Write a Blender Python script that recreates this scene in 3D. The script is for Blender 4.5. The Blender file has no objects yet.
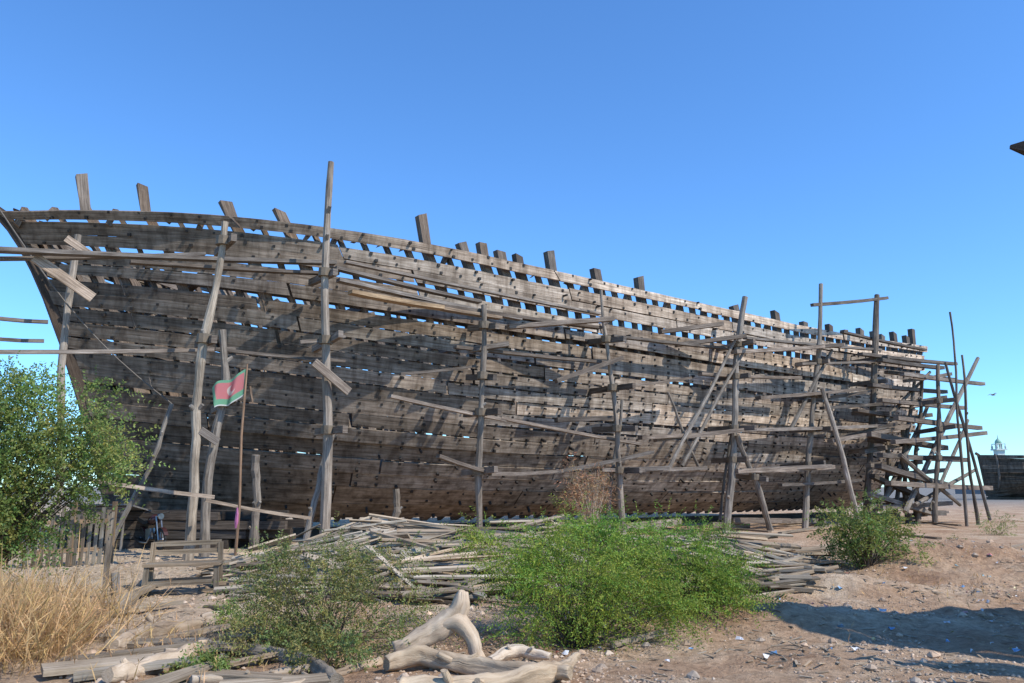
import bpy, math, random
import numpy as np
from mathutils import Vector, Matrix, noise
random.seed(7); rng=np.random.default_rng(7)
S=bpy.context.scene
R=math.radians
# ------------------------------------------------------------------ survey helpers
PITCH=R(10.3); EYE=1.8; FL=800.0
cp,sp=math.cos(PITCH),math.sin(PITCH)
def ray(px,py):
    a=(px-512)/FL; b=(341.5-py)/FL
    return Vector((a,cp-b*sp,sp+b*cp))
D=Vector((.82,.57,0)).normalized(); N=Vector((.57,-.82,0)).normalized()
def onw(px,py,w):
    r=ray(px,py); t=w/(N.dot(r)); return Vector((0,0,EYE))+r*t
def G(px,py,z=0.0):
    r=ray(px,py); t=(z-EYE)/r.z; return Vector((0,0,EYE))+r*t
def at(px,py,Y):
    r=ray(px,py); return Vector((0,0,EYE))+r*(Y/r.y)
# ------------------------------------------------------------------ materials
def nt(name):
    m=bpy.data.materials.new(name); m.use_nodes=True
    t=m.node_tree; t.nodes.clear()
    return m,t
def nd(t,ty,**k):
    n=t.nodes.new(ty)
    for a,b in k.items():
        if a.startswith('i_'):
            n.inputs[a[2:].replace('_',' ')].default_value=b
        else: setattr(n,a,b)
    return n
def ramp(t,stops):
    n=t.nodes.new('ShaderNodeValToRGB'); e=n.color_ramp.elements
    e[0].position=stops[0][0]; e[0].color=(*stops[0][1],1)
    e[1].position=stops[1][0]; e[1].color=(*stops[1][1],1)
    for p,c in stops[2:]:
        x=e.new(p); x.color=(*c,1)
    return n
def mul(t,a,b,f=1.0,mode='MULTIPLY'):
    n=t.nodes.new('ShaderNodeMix'); n.data_type='RGBA'; n.blend_type=mode
    if isinstance(f,(int,float)): n.inputs[0].default_value=f
    else: t.links.new(f,n.inputs[0])
    for s,i in ((a,6),(b,7)):
        if isinstance(s,tuple): n.inputs[i].default_value=(*s,1)
        else: t.links.new(s,n.inputs[i])
    return n.outputs[2]
def make_wood(name,dark,mid,light,grain=(1.3,26),bump=.35,rough=.85,crack=.5,streak=0.0,blotch=(.58,1.25)):
    m,t=nt(name); L=t.links
    out=nd(t,'ShaderNodeOutputMaterial'); bs=nd(t,'ShaderNodeBsdfPrincipled',i_Roughness=rough)
    bs.inputs['Specular IOR Level'].default_value=.25
    uv=nd(t,'ShaderNodeUVMap'); mp=nd(t,'ShaderNodeMapping'); mp.inputs['Scale'].default_value=(grain[0],grain[1],1)
    L.new(uv.outputs[0],mp.inputs[0])
    n1=nd(t,'ShaderNodeTexNoise',i_Scale=1.0,i_Detail=7.0,i_Roughness=.68,i_Distortion=.4); L.new(mp.outputs[0],n1.inputs[0])
    r1=ramp(t,[(.3,dark),(.72,light),(.5,mid)]); L.new(n1.outputs[0],r1.inputs[0])
    geo=nd(t,'ShaderNodeNewGeometry')
    n2=nd(t,'ShaderNodeTexNoise',i_Scale=.9,i_Detail=5.0,i_Roughness=.6); L.new(geo.outputs['Position'],n2.inputs[0])
    r2=ramp(t,[(.3,(blotch[0],blotch[0]*.96,blotch[0]*.92)),(.7,(blotch[1],)*3)]); L.new(n2.outputs[0],r2.inputs[0])
    c=mul(t,r1.outputs[0],r2.outputs[0])
    mp2=nd(t,'ShaderNodeMapping'); mp2.inputs['Scale'].default_value=(grain[0]*.6,grain[1]*2.2,1); L.new(uv.outputs[0],mp2.inputs[0])
    n3=nd(t,'ShaderNodeTexNoise',i_Scale=1.0,i_Detail=3.0); L.new(mp2.outputs[0],n3.inputs[0])
    r3=ramp(t,[(.33,(.25,.23,.22)),(.42,(1,1,1))]); L.new(n3.outputs[0],r3.inputs[0])
    c=mul(t,c,r3.outputs[0],crack)
    if streak:
        mp4=nd(t,'ShaderNodeMapping'); mp4.inputs['Scale'].default_value=(3.2,3.2,.55); L.new(geo.outputs['Position'],mp4.inputs[0])
        n4=nd(t,'ShaderNodeTexNoise',i_Scale=1.0,i_Detail=6.0,i_Roughness=.65); L.new(mp4.outputs[0],n4.inputs[0])
        r4=ramp(t,[(.38,(.32,.28,.25)),(.54,(1,1,1)),(.66,(1.25,1.25,1.27))]); L.new(n4.outputs[0],r4.inputs[0])
        c=mul(t,c,r4.outputs[0],streak)
    at_=nd(t,'ShaderNodeAttribute',attribute_name='tint'); c=mul(t,c,at_.outputs['Color'])
    L.new(c,bs.inputs['Base Color'])
    ad=nd(t,'ShaderNodeMath',operation='MULTIPLY'); L.new(n1.outputs[0],ad.inputs[0]); L.new(r3.outputs[0],ad.inputs[1])
    bp=nd(t,'ShaderNodeBump',i_Strength=bump,i_Distance=.03); L.new(ad.outputs[0],bp.inputs['Height']); L.new(bp.outputs[0],bs.inputs['Normal'])
    L.new(bs.outputs[0],out.inputs[0]); return m
def make_plain(name,col,rough=.7,var=.35,scale=6.0,metal=0.0,bump=.1):
    m,t=nt(name); L=t.links
    out=nd(t,'ShaderNodeOutputMaterial'); bs=nd(t,'ShaderNodeBsdfPrincipled',i_Roughness=rough,i_Metallic=metal)
    geo=nd(t,'ShaderNodeNewGeometry')
    n2=nd(t,'ShaderNodeTexNoise',i_Scale=scale,i_Detail=6.0,i_Roughness=.6); L.new(geo.outputs['Position'],n2.inputs[0])
    r2=ramp(t,[(.3,(1-var,)*3),(.7,(1+var*.5,)*3)]); L.new(n2.outputs[0],r2.inputs[0])
    c=mul(t,r2.outputs[0],tuple(col))
    at_=nd(t,'ShaderNodeAttribute',attribute_name='tint'); c=mul(t,c,at_.outputs['Color'])
    L.new(c,bs.inputs['Base Color'])
    bp=nd(t,'ShaderNodeBump',i_Strength=bump,i_Distance=.02); L.new(n2.outputs[0],bp.inputs['Height']); L.new(bp.outputs[0],bs.inputs['Normal'])
    L.new(bs.outputs[0],out.inputs[0]); return m
def make_leaf(name,col,trans=.3):
    m,t=nt(name); L=t.links
    out=nd(t,'ShaderNodeOutputMaterial'); bs=nd(t,'ShaderNodeBsdfPrincipled',i_Roughness=.6)
    bs.inputs['Specular IOR Level'].default_value=.3
    at_=nd(t,'ShaderNodeAttribute',attribute_name='tint'); c=mul(t,at_.outputs['Color'],tuple(col))
    L.new(c,bs.inputs['Base Color']); tr=nd(t,'ShaderNodeBsdfTranslucent'); L.new(c,tr.inputs[0])
    mx=nd(t,'ShaderNodeMixShader'); mx.inputs[0].default_value=trans
    L.new(bs.outputs[0],mx.inputs[1]); L.new(tr.outputs[0],mx.inputs[2]); L.new(mx.outputs[0],out.inputs[0]); return m
W_HULL=make_wood('hull_wood',(.12,.09,.066),(.30,.248,.196),(.50,.435,.36),grain=(.6,10),crack=.5,bump=.4,streak=.6,blotch=(.72,1.16))
W_FRAME=make_wood('frame_wood',(.06,.046,.035),(.155,.122,.096),(.28,.235,.195))
W_POLE=make_wood('pole_wood',(.12,.10,.08),(.30,.26,.215),(.47,.42,.36),grain=(1.5,22),streak=.4)
W_PLANK=make_wood('scaffold_wood',(.07,.054,.043),(.18,.148,.12),(.34,.29,.245))
W_PILE=make_wood('offcut_wood',(.20,.145,.095),(.43,.345,.245),(.62,.52,.40),grain=(1.2,34),crack=.6)
W_LOG=make_wood('driftwood',(.33,.25,.175),(.50,.405,.30),(.64,.55,.43),grain=(2.6,13),bump=.6,crack=.45)
W_BARK=make_wood('bark',(.05,.04,.03),(.13,.10,.075),(.2,.16,.12),grain=(3,14),bump=.8)
M_PEG=make_plain('iron_spike',(.022,.018,.015),rough=.7)
M_ROPE=make_plain('rope_fibre',(.12,.10,.08))
# ------------------------------------------------------------------ mesh builder
class MB:
    def __init__(s): s.v=[];s.f=[];s.uv=[];s.t=[];s.m=[]
    def face(s,idx,uv,tint=(1,1,1),mat=0):
        s.f.append(idx); s.uv.extend(uv); s.t.append(tint); s.m.append(mat)
    def sweep(s,pts,prof,scales=None,side=None,tint=(1,1,1),mat=0,uvo=None,wob=0,capm=None):
        n=len(prof); k=len(pts); b0=len(s.v)
        if uvo is None: uvo=(random.uniform(0,50),random.uniform(0,50))
        if scales is None: scales=[1]*k
        pl=[0]
        for i in range(n): 
            q=prof[(i+1)%n]; p=prof[i]; pl.append(pl[-1]+math.hypot(q[0]-p[0],q[1]-p[1])*scales[0])
        a=None; L=0; Ls=[]
        for i,p in enumerate(pts):
            tg=(pts[min(i+1,k-1)]-pts[max(i-1,0)]).normalized()
            if a is None:
                if side is not None: a=Vector(side)
                else:
                    a=tg.cross(Vector((0,0,1)))
                    if a.length<.15: a=tg.cross(Vector((0,1,0)))
            a=(a-tg*a.dot(tg)).normalized(); b=a.cross(tg)
            if i: L+=(p-pts[i-1]).length
            Ls.append(L)
            for q in prof:
                w=1+(random.uniform(-wob,wob) if wob else 0)
                s.v.append(tuple(p+a*q[0]*scales[i]*w+b*q[1]*scales[i]*w))
        for i in range(k-1):
            for j in range(n):
                j2=(j+1)%n
                s.face((b0+i*n+j,b0+i*n+j2,b0+(i+1)*n+j2,b0+(i+1)*n+j),
                    [(uvo[0]+Ls[i],uvo[1]+pl[j]),(uvo[0]+Ls[i],uvo[1]+pl[j+1]),(uvo[0]+Ls[i+1],uvo[1]+pl[j+1]),(uvo[0]+Ls[i+1],uvo[1]+pl[j])],tint,mat)
        cm=mat if capm is None else capm
        s.face(tuple(b0+j for j in range(n))[::-1],[(uvo[0]+prof[j][0],uvo[1]+prof[j][1]) for j in range(n)][::-1],tint,cm)
        s.face(tuple(b0+(k-1)*n+j for j in range(n)),[(uvo[0]+prof[j][0],uvo[1]+prof[j][1]) for j in range(n)],tint,cm)
    def box(s,p0,p1,w,h,side=None,tint=(1,1,1),mat=0,sag=0,taper=1):
        prof=[(-w/2,-h/2),(w/2,-h/2),(w/2,h/2),(-w/2,h/2)]
        if sag: pts=[p0,p0.lerp(p1,.33)-Vector((0,0,sag*.9)),p0.lerp(p1,.66)-Vector((0,0,sag)),p1]; sc=[1,1,1,taper]
        else: pts=[p0,p1]; sc=[1,taper]
        s.sweep(pts,prof,sc,side,tint,mat)
    def tube(s,pts,rads,n=8,wob=.05,tint=(1,1,1),mat=0):
        prof=[(math.cos(2*math.pi*j/n),math.sin(2*math.pi*j/n)) for j in range(n)]
        s.sweep(pts,prof,rads,None,tint,mat,wob=wob)
    def build(s,name,mats,origin=None,smooth=False,parent=None):
        me=bpy.data.meshes.new(name); V=np.array(s.v,dtype=float)
        if origin is None:
            lo=V.min(0);hi=V.max(0); origin=Vector(((lo[0]+hi[0])/2,(lo[1]+hi[1])/2,lo[2]))
        V=V-np.array(origin)
        me.from_pydata([tuple(x) for x in V],[],s.f)
        ul=me.uv_layers.new(name='UVMap'); ul.data.foreach_set('uv',np.array(s.uv,dtype=np.float32).ravel())
        at_=me.attributes.new('tint','FLOAT_COLOR','FACE')
        at_.data.foreach_set('color',np.array([(*c,1) for c in s.t],dtype=np.float32).ravel())
        me.polygons.foreach_set('material_index',s.m)
        if smooth: me.polygons.foreach_set('use_smooth',[len(f)<=4 for f in s.f])
        for m in (mats if isinstance(mats,(list,tuple)) else [mats]): me.materials.append(m)
        me.update()
        ob=bpy.data.objects.new(name,me); ob.location=origin; S.collection.objects.link(ob)
        if parent is not None: setpar(ob,parent)
        return ob
def setpar(ob,parent):
    ob.parent=parent; ob.matrix_parent_inverse=Matrix.Translation(-Vector(parent.location))
def empty(name,loc,label,cat,group=None):
    e=bpy.data.objects.new(name,None); e.location=loc; e.empty_display_size=.3; S.collection.objects.link(e)
    tag(e,label,cat,group); return e
def tag(o,label,cat,group=None):
    o['label']=label; o['category']=cat
    if group: o['group']=group
    return o
def vt(lo=.75,hi=1.2,warm=.06):
    g=random.uniform(lo,hi); w=random.uniform(-warm,warm); return (g*(1+w),g,g*(1-w))
# ------------------------------------------------------------------ terrain
PX,PYc=.30,16.6
def pile_h(x,y): 
    if y<9 or y>24: return 0.0
    xs=x/y*16.6
    k=math.exp(-(abs(xs-PX)/5.3)**6-(abs(y-PYc)/2.6)**2.4)
    return k*max(.15,.74+.42*noise.noise(Vector((x*.55,y*.55,9)))+.2*noise.noise(Vector((x*1.7,y*1.7,4)))-.06*max(0,x-1))
def hgt(x,y):
    d=math.hypot(x,y)
    n=noise.fractal(Vector((x*.35,y*.35,3.1)),1.0,2.0,4)
    h=.08*n
    near=max(0,1-abs(y-15)/16)
    h+=.085*noise.noise(Vector((x*1.8,y*1.8,0)))*near+.05*noise.noise(Vector((x*5,y*5,0)))*near
    h+=.55*math.exp(-((x-9.2)/3.0)**2-((y-17.5)/2.0)**2)*(1+.7*n)
    h+=.28*math.exp(-((x-5.4)/2.6)**2-((y-13.6)/.9)**2)*(1+.6*n)
    h+=.24*math.exp(-((x-3.4)/1.6)**2-((y-11.6)/.8)**2)
    h+=.5*pile_h(x,y)
    if d>60: h*=60/d
    return h
def build_ground():
    def axis(lo,hi,step,outs):
        c=list(np.arange(lo,hi,step)); a=[];x=lo;s=step
        while x>outs[0]: s*=1.16; x-=s; a.append(x)
        b=[];x=hi;s=step
        while x<outs[1]: s*=1.16; x+=s; b.append(x)
        return a[::-1]+c+b
    xs=axis(-11,13,.08,(-2500,3000)); ys=axis(6,22,.08,(-60,4500))
    nx,ny=len(xs),len(ys)
    V=np.array([(x,y,hgt(x,y)) for y in ys for x in xs])
    i=np.arange(nx-1);j=np.arange(ny-1); I,J=np.meshgrid(i,j)
    a=(J*nx+I).ravel(); F=np.stack([a,a+1,a+1+nx,a+nx],1)
    me=bpy.data.meshes.new('ground'); me.from_pydata(V.tolist(),[],F.tolist())
    me.polygons.foreach_set('use_smooth',[True]*len(F))
    m,t=nt('dirt'); L=t.links
    out=nd(t,'ShaderNodeOutputMaterial'); bs=nd(t,'ShaderNodeBsdfPrincipled',i_Roughness=.95); bs.inputs['Specular IOR Level'].default_value=.1
    geo=nd(t,'ShaderNodeNewGeometry')
    def nz(sc,det=6.0,ro=.6):
        n=nd(t,'ShaderNodeTexNoise',i_Scale=sc,i_Detail=det,i_Roughness=ro); L.new(geo.outputs['Position'],n.inputs[0]); return n
    a1=nz(.55,7.0,.62); r1=ramp(t,[(.33,(.40,.25,.155)),(.66,(.66,.52,.37)),(.5,(.54,.375,.245))]); L.new(a1.outputs[0],r1.inputs[0])
    a2=nz(9,8.0,.75); r2=ramp(t,[(.3,(.5,.46,.43)),(.68,(1.2,1.2,1.2))]); L.new(a2.outputs[0],r2.inputs[0])
    c=mul(t,r1.outputs[0],r2.outputs[0])
    vo=nd(t,'ShaderNodeTexVoronoi',i_Scale=17.0); L.new(geo.outputs['Position'],vo.inputs[0])
    vr=ramp(t,[(.0,(1,1,1)),(.28,(0,0,0))]); L.new(vo.outputs['Distance'],vr.inputs[0])
    sel=nz(2.1); sr=ramp(t,[(.5,(0,0,0)),(.62,(.7,.7,.7))]); L.new(sel.outputs[0],sr.inputs[0])
    f=nd(t,'ShaderNodeMath',operation='MULTIPLY'); L.new(vr.outputs[0],f.inputs[0]); L.new(sr.outputs[0],f.inputs[1])
    c=mul(t,c,(.62,.50,.38),f.outputs[0],'MIX')
    sx=nd(t,'ShaderNodeSeparateXYZ'); L.new(geo.outputs['Position'],sx.inputs[0])
    mr=nd(t,'ShaderNodeMapRange'); mr.inputs['From Min'].default_value=-3; mr.inputs['From Max'].default_value=-7; L.new(sx.outputs['X'],mr.inputs[0])
    pm=nd(t,'ShaderNodeMath',operation='MULTIPLY'); pm.inputs[1].default_value=.75; L.new(mr.outputs[0],pm.inputs[0])
    c=mul(t,c,mul(t,(.58,.47,.33),r2.outputs[0]),pm.outputs[0],'MIX')
    ln=nd(t,'ShaderNodeMapRange'); ln.inputs['From Min'].default_value=60; ln.inputs['From Max'].default_value=110; L.new(sx.outputs['Y'],ln.inputs[0])
    c=mul(t,c,(.22,.21,.19),ln.outputs[0],'MIX')
    L.new(c,bs.inputs['Base Color'])
    s1=nd(t,'ShaderNodeMath',operation='ADD'); L.new(a2.outputs[0],s1.inputs[0]); L.new(f.outputs[0],s1.inputs[1])
    bp=nd(t,'ShaderNodeBump',i_Strength=1.0,i_Distance=.09); L.new(s1.outputs[0],bp.inputs['Height']); L.new(bp.outputs[0],bs.inputs['Normal'])
    L.new(bs.outputs[0],out.inputs[0]); me.materials.append(m)
    o=bpy.data.objects.new('ground',me); S.collection.objects.link(o); o['kind']='structure'
build_ground()
# ------------------------------------------------------------------ ship generator
class Hull:
    def __init__(s,C0,d,L,B,zk,sheer,rake,bow=.34,srake=5,stern=.76,pw=2.3,ee=(.45,.75,.75),lift=0.0,rex=.85):
        s.C0=Vector(C0); s.d=Vector(d).normalized(); s.n=Vector((s.d.y,-s.d.x,0)); s.L=L;s.B=B;s.zk=zk;s.sheer=sheer;s.rake=rake;s.bow=bow;s.sr=srake;s.st=stern;s.pw=pw;s.ee=ee;s.lift=lift;s.rex=rex
    def zs(s,u): return float(np.interp(u,s.sheer[0],s.sheer[1]))
    def Bu(s,u):
        if u<s.bow: return s.B*(1-(1-u/s.bow)**2.7)
        return s.B*(1-(1-s.st)*((u-s.bow)/(1-s.bow))**2)
    def P(s,u,v,side):
        v=min(max(v,0),1)
        if s.lift and u<.35: v=v+s.lift*v*(1-v)*(1-u/.35)**2
        zt=s.zs(u); z=s.zk+v*(zt-s.zk)
        s0=s.rake*max(1-v,0)**s.rex; s1=s.L-s.sr*(1-v)**1.1
        x=s0+u*(s1-s0)
        e=s.ee[0]
        if u<.3: e+=s.ee[1]*(1-u/.3)**2
        if u>.62: e+=s.ee[2]*((u-.62)/.38)**1.6
        w=max(s.Bu(u)*(1-(1-v)**s.pw)**e,.12)
        return s.C0+s.d*x+s.n*(w*side)+Vector((0,0,z))
    def Nn(s,u,v,side):
        u=min(max(u,.004),.996); v=min(max(v,.01),.985)
        a=s.P(u+.004,v,side)-s.P(u-.004,v,side); b=s.P(u,v+.01,side)-s.P(u,v-.01,side)
        n=a.cross(b); 
        if n.length<1e-6: return s.n*side
        n.normalize()
        if n.dot(s.n)*side<0: n=-n
        return n
def strake_rows(total,top,h,g):
    rows=[];c=0
    for hh,gg,pr in top:
        rows.append((1-c/total,1-(c+hh)/total,pr)); c+=hh+gg
    k=0
    while c+h<total-.1:
        k+=1; gg=g; h2=h*random.uniform(.88,1.12)
        rows.append((1-c/total,1-(c+h2)/total,.06 if k in(3,7) else 0)); c+=h2+gg
    return rows
def planking(H,side,rows,pegs,ribu,step=.5,plen=(7,14),tintf=lambda u,v:1.0,miss=.02,open_=True):
    mb=MB()
    for ri,(v0,v1,pr) in enumerate(rows):
        x=-random.uniform(0,5); segs=[]
        while x<H.L:
            l=random.uniform(*plen); segs.append((max(x,0)/H.L,min(x+l,H.L)/H.L)); x+=l
        for (u0,u1) in segs:
            if u1-u0<.004: continue
            if 8<ri<13 and random.random()<miss: continue
            o=random.uniform(-.025,.045)+pr; th=.08
            dv=(v0-v1)
            if 0<ri<7: gp=lambda: random.uniform(-.09,.12)
            elif u0<.45 and ri<15: gp=lambda: random.uniform(0,.010) if random.random()<.62 else random.uniform(.05,.2)
            else: gp=lambda: random.uniform(0,.012) if random.random()<.8 else random.uniform(.03,.12)
            if not open_: gp=lambda:0
            a0=v0-dv*gp(); a1=v1+dv*gp(); a0e=v0-dv*gp(); a1e=v1+dv*gp()
            gcol=random.uniform(.62,1.28); w=random.uniform(-.02,.07)
            if random.random()<.08: gcol=1.45
            if ri==0: gcol=random.uniform(1.0,1.3)
            g2=(gcol*(1+w),gcol,gcol*(1-w))
            k=max(2,int((u1-u0)*H.L/step)+1); b0=len(mb.v)
            uo=random.uniform(0,40); vo=random.uniform(0,40)
            gapu=random.uniform(.004,.03)/H.L*2
            for i in range(k):
                f=i/(k-1); u=u0+gapu+(u1-u0-2*gapu)*f
                jt=dv*random.uniform(-.014,.014)
                t0=a0+(a0e-a0)*f+jt; t1=a1+(a1e-a1)*f+dv*random.uniform(-.014,.014)
                n0=H.Nn(u,t0,side)
                wv=.008*math.sin(i*1.3+ri)
                A=H.P(u,t0,side);Bq=H.P(u,t1,side)
                for p,oo in ((A,o+wv),(Bq,o+wv),(Bq,o-th),(A,o-th)):
                    mb.v.append(tuple(p+n0*oo))
            hh=.46
            for i in range(k-1):
                ua=uo+(u1-u0)*H.L*i/(k-1); ub=uo+(u1-u0)*H.L*(i+1)/(k-1)
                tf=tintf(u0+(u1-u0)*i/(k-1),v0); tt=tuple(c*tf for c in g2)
                for j in range(4):
                    j2=(j+1)%4; q=[0,hh,hh+.08,2*hh+.08,2*hh+.16]
                    idx=(b0+i*4+j,b0+i*4+j2,b0+(i+1)*4+j2,b0+(i+1)*4+j)
                    if side<0: idx=idx[::-1]
                    uvv=[(ua,vo+q[j]),(ua,vo+q[j+1]),(ub,vo+q[j+1]),(ub,vo+q[j])]
                    if side<0: uvv=uvv[::-1]
                    mb.face(idx,uvv,tt)
            for e in (b0,b0+(k-1)*4):
                mb.face((e,e+1,e+2,e+3),[(0,0),(.3,0),(.3,.08),(0,.08)],tuple(c*.5 for c in g2))
            if pegs:
                for u in ribu:
                    if u0+.002<u<u1-.002:
                        for vv in (.22,.78):
                            if random.random()<.32: continue
                            v=v1+dv*(vv+random.uniform(-.08,.08)); uu=u+random.uniform(-.001,.001)
                            n0=H.Nn(uu,v,side); p=H.P(uu,v,side)
                            r=random.uniform(.026,.048); q=random.random()
                            ln=random.uniform(.012,.05) if q<.72 else (random.uniform(.08,.14) if q<.96 else .24)
                            mb.box(p+n0*(o-.02),p+n0*(o+ln),r*2,r*2,mat=1,tint=(1,1,1))
    return mb
def rib(H,u,ext,w=.2,dep=.26,inset=.09):
    mb=MB(); tint=vt(.7,1.25,.1)
    for side in (1,-1):
        vs=[.02,.06,.12,.2,.3,.42,.55,.7,.85,.985]
        pts=[];uo=random.uniform(0,30)
        for v in vs:
            pts.append((H.P(u,v,side)-H.Nn(u,v,side)*inset,H.Nn(u,v,side)))
        e=ext if side>0 else random.uniform(-.1,.3)
        nn=pts[-1][1]; nn=Vector((nn.x,nn.y,0)).normalized()
        topp=H.P(u,1.0,side)-nn*inset+Vector((0,0,e))+H.d*random.uniform(-.07,.07)
        pts.append((topp,nn))
        b0=len(mb.v)
        for p,n_ in pts:
            a=H.d*(w/2)
            q=n_ - H.d*n_.dot(H.d); q.normalize()
            for x in (p-a,p+a,p+a-q*dep,p-a-q*dep): mb.v.append(tuple(x))
        hx=random.uniform(-.10,.10); 
        for kk in range(4):
            x=list(mb.v[-4+kk]); x[2]+=hx*(1 if kk in(1,2) else -1)*.7; mb.v[-4+kk]=tuple(x)
        L=0
        for i in range(len(pts)-1):
            dl=(pts[i+1][0]-pts[i][0]).length
            for j in range(4):
                j2=(j+1)%4; q=[0,w,w+dep,2*w+dep,2*w+2*dep]
                mb.face((b0+i*4+j,b0+i*4+j2,b0+(i+1)*4+j2,b0+(i+1)*4+j),[(uo+L,q[j]),(uo+L,q[j+1]),(uo+L+dl,q[j+1]),(uo+L+dl,q[j])],tint)
            L+=dl
        e4=b0+(len(pts)-1)*4
        mb.face((e4,e4+1,e4+2,e4+3),[(0,0),(w,0),(w,dep),(0,dep)],tint); mb.face((b0,b0+1,b0+2,b0+3),[(0,0),(w,0),(w,dep),(0,dep)],tint)
    return mb
def keel_stem(H,E):
    mb=MB(); pts=[H.C0+H.d*(-.45)+Vector((0,0,H.zs(0)+.25))]
    for v in (1,.97,.92,.85,.75,.65,.5,.35,.2,.1,.03): pts.append(H.P(0,v,0)-H.d*.05)
    mb.sweep(pts,[(-.15,-.16),(.15,-.16),(.15,.16),(-.15,.16)],side=H.n,tint=(.5,.46,.43)); mb.build('stem',W_FRAME,parent=E)
    mb=MB(); a=H.P(0,0,0);b=H.P(1,0,0); a.z=b.z=H.zk-.12
    mb.box(a-H.d*.2,b+H.d*.4,.4,.4,side=H.n,tint=(.7,.66,.62)); mb.build('keel',W_FRAME,parent=E)
    mb=MB(); pts=[H.P(1,v,0)+H.d*.15 for v in (0,.2,.4,.6,.8,1)]
    mb.sweep(pts,[(-.17,-.2),(.17,-.2),(.17,.2),(-.17,.2)],side=H.n,tint=(.8,.76,.72)); mb.build('sternpost',W_FRAME,parent=E)
def transom(H,E,rows):
    mb=MB()
    for v0,v1,pr in rows:
        if v1<.12: break
        vm=(v0+v1)/2; a=H.P(.995,vm,1);b=H.P(.995,vm,-1); h=(v0-v1)*(H.zs(1)-H.zk)*.96
        mb.box(a,b,.07,h,side=H.d,tint=vt(.8,1.2,.08))
    mb.build('transom',W_HULL,parent=E)

SH=([0,.11,.2,.34,.56,.71,.85,1],[10.4,10.22,10.05,9.85,9.68,9.6,9.72,10.05])
MAIN=Hull((-16.3,24,0),D,46.9,5.8,.25,SH,4.4,srake=3.2,pw=3.3,ee=(.45,.75,.25),lift=.42,rex=.66)
E=empty('wooden_ship',MAIN.P(.5,0,0)*1.0-Vector((0,0,.25)),'huge unfinished weathered wooden ship hull with open upper planks','ship')
random.seed(3)
TOP=[(.36,.20,.15),(.44,.04,.02),(.42,.20,.06),(.46,.02,.0),(.44,.16,.05),(.46,.01,.0),(.44,.08,.05)]
rows=strake_rows(9.65,TOP,.46,.006)
nr=60; ribu=[.012+i*(.98)/(nr-1) for i in range(nr)]
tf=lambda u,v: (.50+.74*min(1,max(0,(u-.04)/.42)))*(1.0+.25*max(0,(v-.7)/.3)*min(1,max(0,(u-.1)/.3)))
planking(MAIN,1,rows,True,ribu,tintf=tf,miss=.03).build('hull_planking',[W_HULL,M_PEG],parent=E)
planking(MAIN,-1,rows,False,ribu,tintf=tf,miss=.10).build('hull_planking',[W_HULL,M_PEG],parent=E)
tall={2.2:1.15,4.0:.85,6.0:.5,7.4:.4,12.2:1.1,13.6:.4,14.8:.55,15.6:.4,16.4:.4,17.8:.85,20.4:.55,22.4:.65,28.6:.35,31.5:.5,33.8:.3,36.4:.4,38:.3,39.5:.5,41:.5,42.2:.35,43.4:.6,44.6:.5,45.8:1.0}
ext={}
for s_,e in tall.items():
    i=min(range(nr),key=lambda k:abs(ribu[k]-s_/46.9)); ext[i]=e
for i,u in enumerate(ribu):
    big=i in ext
    rib(MAIN,u,ext.get(i,random.choice([-.02,-.3,-.5,-.5])),w=random.uniform(.3,.38) if big else random.uniform(.14,.19),dep=.28 if big else .2).build('frame_timber',W_FRAME,parent=E)
keel_stem(MAIN,E); transom(MAIN,E,rows)
for v in (.9,.74,.55):
    for side in (1,-1):
        mb=MB(); pts=[MAIN.P(u,v,side)-MAIN.Nn(u,v,side)*.42 for u in np.linspace(.05,.98,30)]
        mb.sweep(pts,[(-.04,-.1),(.04,-.1),(.04,.1),(-.04,.1)],side=MAIN.n,tint=vt(.8,1.2)); mb.build('stringer',W_FRAME,parent=E)
for u in (.1,.22,.36,.5,.64,.78,.9):
    mb=MB(); mb.box(MAIN.P(u,.8,1)-MAIN.n*.4,MAIN.P(u,.8,-1)+MAIN.n*.4,.26,.26,tint=vt(.8,1.1)); mb.build('deck_beam',W_FRAME,parent=E)
for k,u in enumerate(np.linspace(.04,.97,12)):
    p=MAIN.P(u,0,0); mb=MB()
    c=Vector((p.x,p.y,-.03)); mb.box(c-MAIN.n*.9,c+MAIN.n*.9,.4,.16,tint=vt(.7,1.0))
    tag(mb.build('keel_block',W_BARK),'dark timber block carrying the ship keel','timber support','keel blocks under the ship')
# ------------------------------------------------------------------ neighbouring and distant boats
def small_ship(name,label,C0,d,L,B,zk,sh,rake,nrows,seg=1.2,nribs=16,tn=.5,**k):
    H=Hull(C0,d,L,B,zk,sh,rake,srake=2,**k)
    e=empty(name,H.P(.5,0,0)-Vector((0,0,zk)),label,'boat')
    rw=[]
    for i in range(nrows): rw.append((1-i/nrows,1-(i+.97)/nrows,.06 if i in(0,3) else 0))
    for sd in (1,-1): planking(H,sd,rw,False,[],step=seg,tintf=lambda u,v:tn,miss=0,open_=False).build('hull_planking',[W_HULL,M_PEG],parent=e)
    for i in range(nribs): rib(H,.02+.96*i/(nribs-1),random.uniform(0,.4)).build('frame_timber',W_FRAME,parent=e)
    keel_stem(H,e); transom(H,e,rw); return e,H
tip=at(1010,147,9.2)
bd=Vector((1,-.30,0)).normalized()
C0=tip+bd*1.75; ztop=tip.z-.35; C0.z=0
e2,H2=small_ship('wooden_boat','neighbouring dark timber hull with raised pointed beak',C0,bd,17,2.5,.6,([0,.15,.4,1],[ztop,ztop-.9,ztop-1.6,ztop-1.2]),3.6,13)
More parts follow.
